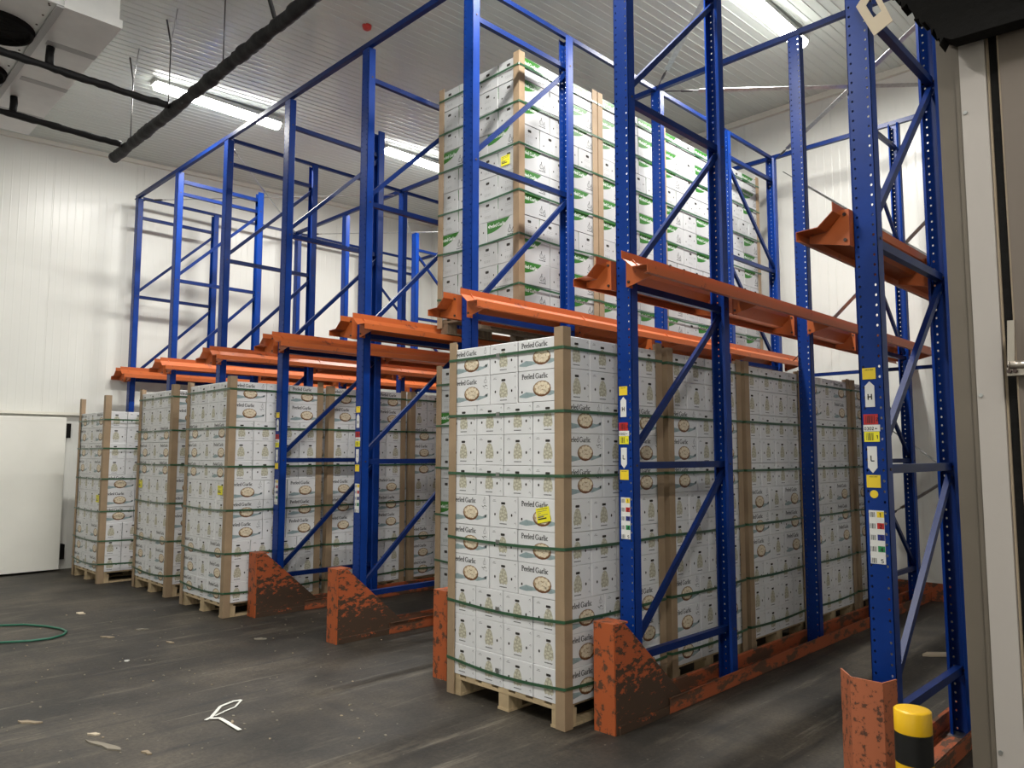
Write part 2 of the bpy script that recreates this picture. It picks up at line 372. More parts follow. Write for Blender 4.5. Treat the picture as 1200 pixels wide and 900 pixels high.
def carton_mb(L, S, H, kind, sides=(1, 1, 1, 1), wf='white'):
    mb = MB(); mb.bbox((-L/2,-S/2,0), (L/2,S/2,H), wf, .004)
    mb.box((-L/2+.006,-.004,H-.0005), (L/2-.006,.004,H+.0006), 'kraft')      # tape seam on the lid
    fs = [((0,-S/2,H/2),(1,0,0),(0,-1,0),0), ((0,S/2,H/2),(-1,0,0),(0,1,0),0), ((L/2,0,H/2),(0,1,0),(1,0,0),1), ((-L/2,0,H/2),(0,-1,0),(-1,0,0),1)]
    for k, (c, u, n, sh) in enumerate(fs):
        if not sides[k]: continue
        f = Face(mb, c, u, (0,0,1), n); f.half = L/2
        if kind == 'w': (short_white if sh else long_white)(f)
        else: (short_green if sh else long_green)(f)
    return mb

# ------------------------------------------------------------------ room
CEIL = lambda y: 6.05 + .0456*y
XL, XR, YB, YF = -10.8, 3.4, 5.85, -8.0
mb = MB(); mb.box((XL-.2, YF-.2, -.1), (XR+.2, YB+.2, 0), 'floor'); struct(mb.build('floor'))
def ribbed(name, mn, n_len, P, rib=.0011):
    """sandwich panel: P(s, d, t) gives the point at s along, d out of the panel, t end 0/1"""
    mb = MB(); vs = []; s = 0; prof = []
    while s < n_len:
        seam = abs((s/1.15) - round(s/1.15)) < .045
        prof += [(s, 0), (s+.076, 0), (s+.078, rib*.5), (s+.081, rib*.86), (s+.085, rib), (s+.089, rib*.86), (s+.092, rib*.5), (s+.094, 0)]
        if seam: prof += [(s+.0945, -.005), (s+.0965, -.005), (s+.097, 0)]
        s += .1
    prof = [p for p in prof if p[0] <= n_len] + [(n_len, 0)]
    n = len(prof); vs = [P(a, d, 0) for a, d in prof] + [P(a, d, 1) for a, d in prof] + [P(a, -.12, t) for t in (0, 1) for a in (0, n_len)]
    fs = [(i, i+1, n+i+1, n+i) for i in range(n-1)] + [(2*n, 2*n+2, 2*n+3, 2*n+1)]
    mb.add(vs, fs, mn); return struct(mb.build(name))
ribbed('wall_left', 'wall', YB-YF, lambda s, d, t: (XL+d, YF+s, 6.5*t))
ribbed('wall_back', 'wall', XR-XL, lambda s, d, t: (XL+s, YB-d, 6.5*t))
ribbed('wall_right', 'wall', YB-YF, lambda s, d, t: (XR-d, YF+s, 6.5*t))
ribbed('wall_front', 'wall', XR-XL, lambda s, d, t: (XL+s, YF+d, 6.5*t))
ribbed('ceiling', 'ceil', XR-XL, lambda s, d, t: (XL+s, YF if t == 0 else YB, CEIL(YF if t == 0 else YB)-d), rib=.0058)
mb = MB(); a = Vector((XL+.03, YF, CEIL(YF)-.03)); b = Vector((XL+.03, YB, CEIL(YB)-.03)); mb.bar(a, b, .06, .06, 'trim'); struct(mb.build('trim_1'))
mb = MB(); mb.bar((XL, YB-.03, CEIL(YB)-.04), (XR, YB-.03, CEIL(YB)-.04), .06, .08, 'trim'); struct(mb.build('trim_2'))
# sliding cold store door standing proud of the left wall
dr = struct(empty('door_1', (XL+.10, -2.4, .03)))
mb = MB(); mb.bbox((0, -1.2, 0), (.11, 1.66, 2.06), 'door', .008); mb.box((.11, -1.17, 2.0), (.112, 1.63, 2.003), 'trim'); mb.build('door_leaf', dr)
for z in (.12, 1.78):
    mb = MB(); mb.box((-.10, 1.66, z), (.06, 1.73, z+.20), 'black'); mb.build('door_bracket', dr)
mb = MB(); mb.box((-.095, -1.2, 2.1), (-.04, 1.9, 2.14), 'trim'); mb.build('door_track', dr)

# doorway jamb close on the right, with header and latch
JY = -1.2
def JX(px, dy=0): 
    h = ray_hit(px, 450, 1, JY+dy); return h.x
jm = struct(empty('door_2', (0, 0, 0)))
mb = MB(); mb.box((JX(1117), JY, 0), (JX(1140), JY+.10, 3.4), 'steel_jamb'); mb.box((JX(1140), JY-.012, 0), (JX(1146), JY+.10, 3.4), 'steel_jamb'); mb.build('door_jamb', jm)
mb = MB(); mb.box((JX(1146)+.001, JY-.02, 0), (JX(1178), JY+.10, 3.4), 'jamb_white')
for z in (.75, 1.78, 2.66): mb.tube([(JX(1151), JY-.024, z), (JX(1151), JY-.018, z)], .006, 'galv', 8)
mb.build('jamb_panel', jm)
mb = MB(); mb.box((JX(1178)+.001, JY-.005, 0), (JX(1182), JY+.05, 3.4), 'jamb_tan'); mb.build('sealant_strip', jm)
mb = MB(); mb.box((JX(1182)+.001, JY-.010, 0), (JX(1193), JY+.10, 3.4), 'black'); mb.build('rubber_gasket', jm)
mb = MB(); mb.box((JX(1193)+.001, JY-.02, 0), (JX(1196), JY+.10, 3.4), 'jamb_tan'); mb.box((JX(1196)+.001, JY-.03, 0), (1.6, JY+.10, 3.4), 'jamb_dark'); mb.build('door_panel', jm)
hd = tag(empty('door_header', (0, 0, 0)), 'black ragged door curtain header above the grey jamb, top right', 'door header')
mb = MB()
rg = random.Random(3); bot = []
for k in range(34):
    u = k/33; bx, bz = .38+.17*u, 3.13-.27*u
    bot.append((bx+rg.uniform(-.006, .006), bz+rg.uniform(-.016, .016)))
bot += [(.575, 2.86), (1.6, 2.80), (1.6, 3.42), (.35, 3.42)]
mb.prism(bot, 1, JY-.12, JY-.06, 'black'); mb.build('rubber_curtain', hd)
mb = MB(); mb.box((.42, JY-.50, 3.22), (1.7, JY-.13, 3.5), 'black'); mb.build('header_box', hd)
lt = tag(empty('door_latch', (JX(1188)+.005, JY-.03, 1.86)), 'worn metal latch lever on the door panel at right edge', 'latch')
mb = MB(); mb.tube([(0, -.03, 0), (.05, -.03, 0)], .012, 'brass', 12); mb.tube([(.0, -.03, 0), (-.002, -.03, 0)], .014, 'brass', 12); mb.build('latch_pivot', lt)
mb = MB(); mb.bar((.004, -.03, .0), (.010, -.03, .13), .012, .018, 'brass', (1, 0, 0)); mb.build('latch_lever', lt)
mb = MB()
for x in (.0, .014): mb.tube([(x, -.045, -.018), (x, -.028, -.018)], .006, 'bolt', 8)
mb.box((-.008, -.032, -.03), (.05, .0, -.006), 'brass'); mb.build('latch_plate', lt)

# ------------------------------------------------------------------ ceiling lamps (twin tube batten with clear cover)
def lamp(x, y0, label, L=1.6, watts=None):
    z = CEIL(y0+L/2) - .10
    t = tag(empty('ceiling_lamp', (x, y0+L/2, z)), label, 'lamp')
    mb = MB(); mb.bbox((-.075, -L/2, .03), (.075, L/2, .085), 'lampw', .01); mb.box((-.08, -L/2-.02, .018), (.08, -L/2, .08), 'lampw'); mb.box((-.08, L/2, .018), (.08, L/2+.02, .08), 'lampw')
    for yy in (-L/3, L/3): mb.box((-.02, yy-.02, .085), (.02, yy+.02, .12), 'lampw')
    mb.build('lamp_housing', t)
    mb = MB(); mb.prism([(-.07,.03),(-.078,.0),(-.06,-.035),(-.02,-.048),(.02,-.048),(.06,-.035),(.078,.0),(.07,.03)], 1, -L/2+.01, L/2-.01, 'glow'); mb.build('lamp_diffuser', t)
    ld = bpy.data.lights.new('lamp_light', 'AREA'); ld.shape = 'RECTANGLE'; ld.size = .14; ld.size_y = L-.05; ld.energy = watts or LAMP_W; ld.color = (1, .975, .925)
    lo = bpy.data.objects.new('lamp_light', ld); C.objects.link(lo); lo.parent = t; lo.location = (0, 0, -.056)
lamp(-7.93, -.70, 'lit batten lamp on the ceiling above the black branch pipes')
lamp(-7.88, 2.58, 'lit batten lamp on the ceiling just left of the upper cartons')
lamp(-2.2, 2.50, 'large bright batten lamp on the ceiling at top right')
lamp(-2.2, -.78, 'batten lamp on the ceiling above the front lane, out of frame')
lamp(-7.93, -4.0, 'batten lamp on the ceiling near the door, out of frame')
lamp(2.3, -5.2, 'batten lamp on the ceiling behind and right of the viewer', watts=170)  # unseen lamp added to brighten the jamb, right brace and right stack sides
lamp(-2.2, -4.6, 'batten lamp on the ceiling behind the viewer')

# ------------------------------------------------------------------ racking
LX = [-10.48, -8.986, -7.493, -6.014, -4.553, -3.12, -1.636, -.164]
RY = [0, 1.22, 2.605, 3.99, 5.23]
PH = 5.36
ordinal = ['leftmost', 'second from left', 'third from left', 'fourth from left', 'fifth from left', 'sixth from left', 'second from right', 'rightmost']

def post_mesh():
    """perforated channel: web facing -Y at y=0, flanges running to +Y"""
    mb = MB(); hw = .055; dp = .072; pitch = .05; n = int(PH/pitch)
    def panel(o, u, segs, outline):   # segs: list of (x0, x1, hole?)
        o = Vector(o); u = Vector(u)
        for x0, x1, hole in segs:
            if not hole:
                a, b = o+u*x0, o+u*x1; mb.add([a, b, b+Vector((0,0,PH)), a+Vector((0,0,PH))], [(0,1,2,3)], 'blue'); continue
            cx = (x0+x1)/2
            vs, fs = [], []
            for k in range(n+1):
                z = k*pitch; vs += [o+u*x0+Vector((0,0,z)), o+u*x1+Vector((0,0,z))]
            base = len(vs)
            for k in range(n):
                zc = (k+.5)*pitch
                for j in range(8):
                    t = math.pi/8 + j*math.pi/4; vs.append(o+u*(cx+.0056*math.cos(t))+Vector((0,0,zc+.0068*math.sin(t))))
                A, Bq, Cq, D = 2*k, 2*k+1, 2*k+3, 2*k+2; h = base+8*k
                fs += [(A,Bq,h+6,h+5),(Bq,h+7,h+6),(Bq,Cq,h+0,h+7),(Cq,h+1,h+0),(Cq,D,h+2,h+1),(D,h+3,h+2),(D,A,h+4,h+3),(A,h+5,h+4)]
            mb.add(vs, fs, 'blue')
            a, b = o+u*x0, o+u*x1; z1 = n*pitch
            mb.add([a+Vector((0,0,z1)), b+Vector((0,0,z1)), b+Vector((0,0,PH)), a+Vector((0,0,PH))], [(0,1,2,3)], 'blue')
    panel((-hw,0,0), (1,0,0), [(0,.006,0),(.006,.030,1),(.030,.080,0),(.080,.104,1),(.104,.11,0)], 0)
    panel((hw,0,0), (0,1,0), [(0,dp,0)], 0)
    panel((-hw,dp,0), (0,-1,0), [(0,dp,0)], 0)
    panel((hw,dp,0), (-.85,.5,0), [(0,.02,0)], 0); panel((-hw-.0+.017,dp+.01,0), (-.85,-.5,0), [(0,.02,0)], 0)
    return mb.mesh('post')
POST = post_mesh()
def foot_mesh():
    mb = MB(); mb.box((-.065,-.03,0), (.065,.11,.008), 'galv')
    for x in (-.05, .05): mb.tube([(x,-.015,.008),(x,-.015,.022)], .009, 'bolt', 6)
    return mb.mesh('foot_plate')
FOOT = foot_mesh()
def add_post(parent, y, face, z0=0):
    p = link('post', POST, parent, (0, y, z0), 0 if face < 0 else math.pi)
    sm = p.modifiers.new('thickness', 'SOLIDIFY'); sm.thickness = .003; sm.offset = -1
    link('foot_plate', FOOT, parent, (0, y, 0), 0 if face < 0 else math.pi)
    return p

ZB = [.37, 1.53, 2.66, 3.89, 5.08]
def frame_braces(t, y0, y1, rev):
    for z in ZB:
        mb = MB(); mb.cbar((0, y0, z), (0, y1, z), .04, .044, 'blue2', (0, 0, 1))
        for y in (y0, y1): mb.tube([(-.06, y, z), (.06, y, z)], .008, 'bolt', 6)
        mb.build('horizontal_brace', t)
    for a, b in zip(ZB[:-1], ZB[1:]):
        mb = MB(); p, q = ((0, y0, a+.05), (0, y1, b-.05)) if not rev else ((0, y0, b-.05), (0, y1, a+.05))
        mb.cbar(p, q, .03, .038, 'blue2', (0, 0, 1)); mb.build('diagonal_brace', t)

def rack_labels(post, full):
    """location labels on the web of a front post"""
    def plate(name, x0, z0, x1, z1, mn, extra=None, pts=None):
        mb = MB()
        if pts: mb.prism(pts, 1, -.0025, -.0012, mn)
        else: mb.box((x0, -.0025, z0), (x1, -.0012, z1), mn)
        if extra:
            f = Face(mb, (0, -.0026, 0), (1, 0, 0), (0, 0, 1), (0, -1, 0)); extra(f)
        return mb.build(name, post)
    def bars(f, x0, x1, z0, z1, w=.0032):
        x = x0; k = 0
        while x < x1: f.rect(x, z0, x+w*(.5+(k*7 % 5)/5), z1, 'ink'); x += w*2; k += 1
    plate('yellow_label', -.042, 1.965, .020, 2.020, 'ylab', lambda f: bars(f, -.03, .01, 2.008, 2.013, .002))
    plate('arrow_label', 0, 0, 0, 0, 'wlab', lambda f: f.text('H', -.011, 1.865, .040, 'ink', 1, centre=True), [(-.033,1.83),(.011,1.83),(.011,1.932),(-.011,1.955),(-.033,1.932)])
    plate('red_label', -.045, 1.745, .022, 1.795, 'red', lambda f: (bars(f, -.035, .005, 1.752, 1.788), f.text('2', .012, 1.762, .022, 'ink')))
    plate('location_label', -.047, 1.712, .030, 1.744, 'wlab', lambda f: f.text('0302 <', -.044, 1.718, .021, 'ink', 1))
    plate('yellow_barcode', -.045, 1.662, .026, 1.711, 'yellow', lambda f: (bars(f, -.035, .002, 1.669, 1.705), f.text('1', .010, 1.676, .024, 'ink')))
    plate('arrow_label', 0, 0, 0, 0, 'wlab', lambda f: f.text('L', -.011, 1.568, .040, 'ink', 1, centre=True), [(-.033,1.64),(-.033,1.538),(-.011,1.512),(.011,1.538),(.011,1.64)])
    plate('yellow_label', -.042, 1.443, .022, 1.503, 'ylab', lambda f: bars(f, -.03, .01, 1.492, 1.497, .002))
    if full:
        mb = MB(); mb.tube([(-.01, -.0028, 1.412), (-.01, -.0012, 1.412)], .019, 'ylab', 14); mb.build('round_sticker', post)
    def strip(f):
        for k, (n, c) in enumerate((('1','ylab'),('2','red'),('3','blab'),('4','glab'),('5','wlab'))):
            z = 1.315 - k*.054; bars(f, -.036, -.010, z-.012, z+.012, .0028)
            f.rect(-.002, z-.013, .030, z+.015, c); f.text(n, .008, z-.010, .026, 'ink', 2)
    plate('number_strip', -.038, 1.084, .031, 1.335, 'wlab', strip)

for i, x in enumerate(LX):
    nm = ordinal[i]
    t = tag(empty('rack_upright', (x, 0, 0)), 'tall blue perforated rack frame facing the aisle, %s in the front row' % nm, 'rack')
    p = add_post(t, 0, -1); add_post(t, RY[1], 1)
    if i >= 3: rack_labels(p, i == 7)
    if i == 6:
        mb = MB(); mb.bar((0, -.004, 2.47), (.0, -.004, 2.50), .02, .02, 'wlab'); 
    frame_braces(t, .04, RY[1]-.04, False)
    t = tag(empty('rack_post', (x, RY[2], 0)), 'single tall blue rack post halfway down the lane, %s in that row' % nm, 'rack post')
    add_post(t, 0, -1)
    t = tag(empty('rack_upright', (x, RY[3], 0)), 'tall blue rack frame against the back wall, %s in the rear row' % nm, 'rack')
    add_post(t, 0, -1); add_post(t, RY[4]-RY[3], 1); frame_braces(t, .04, RY[4]-RY[3]-.04, True)

# wing-shaped pallet rails cantilevered on both sides of each frame line
ends = [4.2, 4.9, 5.4, 5.6, 5.6, 5.57, 5.80, 5.7]
def rail(x, side, y1, label):
    s = side
    t = tag(empty('pallet_rail', (x, 0, 0)), label, 'pallet rail')
    prof = [(s*.100, 2.835), (s*.100, 2.790), (s*.175, 2.724), (s*.285, 2.720), (s*.285, 2.672), (s*.262, 2.668)]
    mb = MB(); mb.sheet(prof, .0035*(-s), 1, -.15, y1, 'orange'); mb.build('rail_profile', t)
    for k, y in enumerate(RY):
        if y > y1: break
        mb = MB()
        yy = y-.05 if k in (0, 2, 3) else y+.045
        mb.prism([(s*.066,2.63),(s*.066,2.815),(s*.096,2.815),(s*.172,2.718),(s*.258,2.712),(s*.258,2.675)], 1, yy, yy+.006, 'orange')
        mb.box((min(s*.058, s*.066), yy, 2.63), (max(s*.058, s*.066), yy+.055, 2.815), 'orange')
        for z in (2.66, 2.79): mb.tube([(s*.078, yy-.008, z), (s*.078, yy, z)], .009, 'bolt', 6)
        mb.build('bracket', t)
for i, x in enumerate(LX):
    for s in (-1, 1):
        if i == 7 and s > 0: continue
        rail(x, s, ends[i], 'orange winged pallet rail on the %s side of the %s rack frame line' % ('left' if s < 0 else 'right', nm if False else ordinal[i]))

# floor guide channels, guards
for i, x in enumerate(LX):
    t = tag(empty('floor_rail', (x, 0, 0)), 'worn orange guide channel on the floor under the %s rack frame line' % ordinal[i], 'floor rail')
    for s in (-1, 1):
        mb = MB(); xs = s*.095
        mb.sheet([(xs - s*.02, .012), (xs, .006), (xs, .095), (xs + s*.012, .10)], .006*(s), 1, .30, 5.42, 'orange_floor'); mb.build('channel_side', t)
    mb = MB(); mb.box((-.09, .30, .0), (.09, 5.42, .005), 'orange_floor'); mb.build('channel_base', t)
def guard(x, label):
    t = tag(empty('post_guard', (x, 0, 0)), label, 'post guard')
    mb = MB(); mb.box((-.075, -.235, 0), (.075, -.223, .62), 'orange_front'); mb.box((-.075,-.223,.61), (.075,-.10,.62), 'orange_front'); mb.build('front_plate', t)
    for s in (-1, 1):
        mb = MB(); mb.prism([(-.223, 0), (-.223, .609), (-.13, .609), (.46, .09), (.46, 0)], 0, s*.075-.004, s*.075+.004, 'orange_worn')
        mb.prism([(-.2, 0), (-.2, .05), (.46, .05), (.46, 0)], 0, s*.084-.005, s*.084+.005, 'orange_worn')
        mb.tube([(s*.089, .1, .03), (s*.095, .1, .03)], .008, 'bolt', 8); mb.build('side_plate', t)
gl = {0: 'scraped orange triangular post guard at the leftmost rack frame', 1: 'scraped orange triangular post guard between the two leftmost carton stacks',
      2: 'scraped orange triangular post guard behind the third stack corner', 3: 'scraped orange triangular guard right beside the third carton stack from left',
      4: 'scraped orange triangular guard standing alone between the two empty lanes', 5: 'narrow orange post guard just left of the nearest carton stack',
      6: 'orange triangular post guard just right of the nearest carton stack'}
for i in range(7): guard(LX[i], gl[i])
t = tag(empty('post_guard', (LX[7], 0, 0)), 'faded orange upright guard with folded sides behind the yellow bollard', 'post guard')
mb = MB(); mb.sheet([(-.15, -.13), (-.065, -.235), (.075, -.235), (.10, -.13)], .008, 2, 0, .60, 'orange_pale'); mb.build('guard_shell', t)
mb = MB(); mb.box((-.08, -.22, 0), (.09, -.04, .012), 'orange_floor'); mb.build('guard_base', t)
t = tag(empty('pallet_stop', (0, 5.5, 0)), 'orange stop beam on the floor along the back wall at right', 'stop beam')
mb = MB(); mb.sheet([(5.44-5.5, .17), (5.44-5.5, .0), (5.60-5.5, .0), (5.60-5.5, .17)], .006, 0, -3.0, .2, 'orange_floor'); mb.build('stop_channel', t)

# tie beams across the top of the rows, along some lines, and steel rods between them
def tie(p, q, label, w=.045, h=.05):
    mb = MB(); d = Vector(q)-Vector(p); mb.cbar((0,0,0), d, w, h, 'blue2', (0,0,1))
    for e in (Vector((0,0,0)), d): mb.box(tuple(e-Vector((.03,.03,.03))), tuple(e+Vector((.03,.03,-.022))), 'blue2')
    return tag(mb.build('tie_beam', None, p), label, 'tie beam')
zt = PH+.03
tie((LX[0]-.05, .02, zt), (LX[7]+.05, .02, zt), 'long blue tie beam joining the front post tops')
tie((LX[0]-.05, RY[2]+.02, zt), (LX[7]+.05, RY[2]+.02, zt), 'long blue tie beam across the middle row of posts')
tie((LX[0]-.05, RY[4], zt), (LX[7]+.05, RY[4], zt), 'long blue tie beam along the back row near the wall')
for i, nm in ((0, 'leftmost'), (2, 'third from left'), (5, 'sixth from left')):
    tie((LX[i], .08, zt-.01), (LX[i], RY[4]-.06, zt-.01), 'thin blue tie beam running to the back over the %s frame line' % nm, .035, .04)
tie((LX[1], .08, 5.25), (LX[1], RY[1]-.05, 5.25), 'short blue tie beam near the top of the second rack frame from left')
tie((LX[5]+.06, RY[4]+.09, 2.56), (LX[7]+.2, RY[4]+.09, 2.56), 'thin blue beam across the back wall at rail height', .035, .04)
def rod(p, q, label, flat=.045):
    p, q = Vector(p), Vector(q); n0 = (q-p).normalized(); p, q = p+n0*.10, q-n0*.10
    t = tag(empty('bracing_rod', p), label, 'bracing rod'); d = Vector(q)-Vector(p); n = d.normalized()
    a = n*.35; mb = MB(); mb.bar(a, d, flat, .008, 'galv', (0, .5, 1)); mb.build('flat_bar', t)
    mb = MB(); mb.tube([(0,0,0), a], .006, 'dark_steel', 6); mb.tube([a*.45, a*.5, a*.8, a*.85], .014, 'dark_steel', 8, radii=[.006,.014,.014,.006]); mb.build('turnbuckle', t)
P_ = lambda i, k: (LX[i], RY[k], PH - (.0 if (i, k) in ((5,2),(7,0),(7,4),(2,0),(0,2),(2,4)) else .03))
rod(P_(5,2), P_(7,0), 'steep grey steel rod rising over the second lane at top')
rod(P_(5,2), P_(7,4), 'level grey steel rod crossing the top right lane')
rod(P_(5,4), P_(7,2), 'grey steel rod rising steeply from the right end of upper cartons')
rod(P_(2,0), P_(0,2), 'grey steel rod slanting down over the leftmost lanes', .022)
rod(P_(0,0), P_(2,2), 'thin grey rod level with the leftmost post top', .010)
rod(P_(0,2), P_(2,4), 'thin grey rod further back over the leftmost lanes', .010)
rod(P_(2,2), P_(0,4), 'short looking grey rod before the far corner', .022)
yb = RY[4]+.03
rod((LX[5]+.05, yb, 5.25), (LX[7], yb, 2.75), 'perforated grey steel strap descending right across the back wall')
rod((LX[5]+.05, yb+.05, 2.66), (LX[7], yb+.05, 5.3), 'grey steel strap climbing right across the back wall')
rod((LX[6]-.5, yb, .75), (LX[7]+.3, yb, 2.3), 'lower grey strap climbing right behind the rightmost lane')
rod((LX[6]-.5, yb+.05, 2.1), (LX[7]+.3, yb+.05, .3), 'lower grey strap descending right behind the rightmost lane')

# ------------------------------------------------------------------ pallet loads
def wood_pallet(name_mn='wood', W=1.0, D=1.02, h=.14):
    parts = []
    for k in range(7):
        x = -W/2 + .045 + k*(W-.09)/6
        mb = MB(); wd = .045; mb.box((x-wd, -D/2, h-.018), (x+wd, D/2, h), name_mn); parts.append(('deck_board', mb.mesh('deck_board')))
    for k in range(3):
        y = -D/2 + .05 + k*(D-.10)/2
        mb = MB(); mb.box((-W/2, y-.05, h-.036), (W/2, y+.05, h-.018), name_mn); parts.append(('stringer_board', mb.mesh('stringer_board')))
    for a in range(3):
        x = -W/2 + .05 + a*(W-.10)/2
        mb = MB(); mb.box((x-.05, -D/2, 0), (x+.05, D/2, .016), name_mn); parts.append(('bottom_board', mb.mesh('bottom_board')))
        for k in range(3):
            y = -D/2 + .065 + k*(D-.13)/2
            mb = MB(); mb.box((x-.045, y-.06, .016), (x+.045, y+.06, h-.036), name_mn); parts.append(('block', mb.mesh('block')))
    return parts
PW = wood_pallet(); PWG = wood_pallet('wood_dark', 1.04, 1.06)

def proj(P):
    v = Vector(P)-CAM; z = v.dot(FW); return (600+FPX*v.dot(RT)/z, 450-FPX*v.dot(UP)/z)
def quad_area(c, ax, hw, hh):
    pts = [proj(Vector(c)+Vector(ax)*a*hw+Vector((0,0,b*hh))) for a, b in ((-1,-1),(1,-1),(1,1),(-1,1))]
    pts = [(min(1200, max(0, x)), min(900, max(0, y))) for x, y in pts]
    return abs(sum(pts[i][0]*pts[(i+1)%4][1]-pts[(i+1)%4][0]*pts[i][1] for i in range(4)))/2

HB = .1985
cart = {}
cart['w'] = (carton_mb(.380, .252, .196, 'w'), (.387, .26))
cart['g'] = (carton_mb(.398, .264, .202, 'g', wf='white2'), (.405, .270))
cmesh = {k: v[0].mesh('carton_'+k) for k, v in cart.items()}
nth = ['top', 'second', 'third', 'fourth', 'fifth', 'sixth', 'seventh', 'eighth', 'ninth', 'tenth', 'eleventh']

def layer(kind, l, s):
    """boxes of one layer: (x, y, rot, name, exposed faces set). P: four ends to the front"""
    W = 2*l+s; q = W/4; out = []
    if kind == 'P':
        for k, nm in enumerate(('front left corner', 'front second from left', 'front third from left', 'front right corner')):
            out.append(((k+.5)*q, l/2, 1, nm, 'F' + ('R' if k == 3 else '') + ('L' if k == 0 else '')))
        out.append((W-l/2, W/2, 0, 'middle of the right side', 'R')); out.append((l/2, W/2, 0, 'middle of the left side', 'L'))
        for k, nm in enumerate(('rear left corner', 'rear second', 'rear third', 'rear right corner')):
            out.append(((k+.5)*q, W-l/2, 1, nm, 'B' + ('R' if k == 3 else '') + ('L' if k == 0 else '')))
    else:
        for k, nm in enumerate(('front right corner', 'right side second from front', 'right side third from front', 'rear right corner')):
            out.append((W-l/2, (k+.5)*q, 0, nm, 'R' + ('F' if k == 0 else '') + ('B' if k == 3 else '')))
        out.append((W/2, l/2, 1, 'front centre', 'F')); out.append((W/2, W-l/2, 1, 'rear centre', 'B'))
        for k, nm in enumerate(('front left corner', 'left side second', 'left side third', 'rear left corner')):
            out.append((l/2, (k+.5)*q, 0, nm, 'L' + ('F' if k == 0 else '') + ('B' if k == 3 else '')))
    return out

boxes = []      # (weight, kind, world x, y, z, rot, label, group, sticker)
board_cache = {}
def corner_board(parent_label, x, y, z0, z1, sx, sy, leg, group):
    """L shaped kraft edge protector; sx, sy point from the corner into the load"""
    mb = MB(); th = .005
    mb.prism([(0,0),(sx*leg,0),(sx*leg,sy*th),(sx*th,sy*th),(sx*th,sy*leg),(0,sy*leg)], 2, z0, z1, 'kraft')
    o = mb.build('corner_board', None, (x, y, 0)); tag(o, parent_label, 'corner board', group); return o

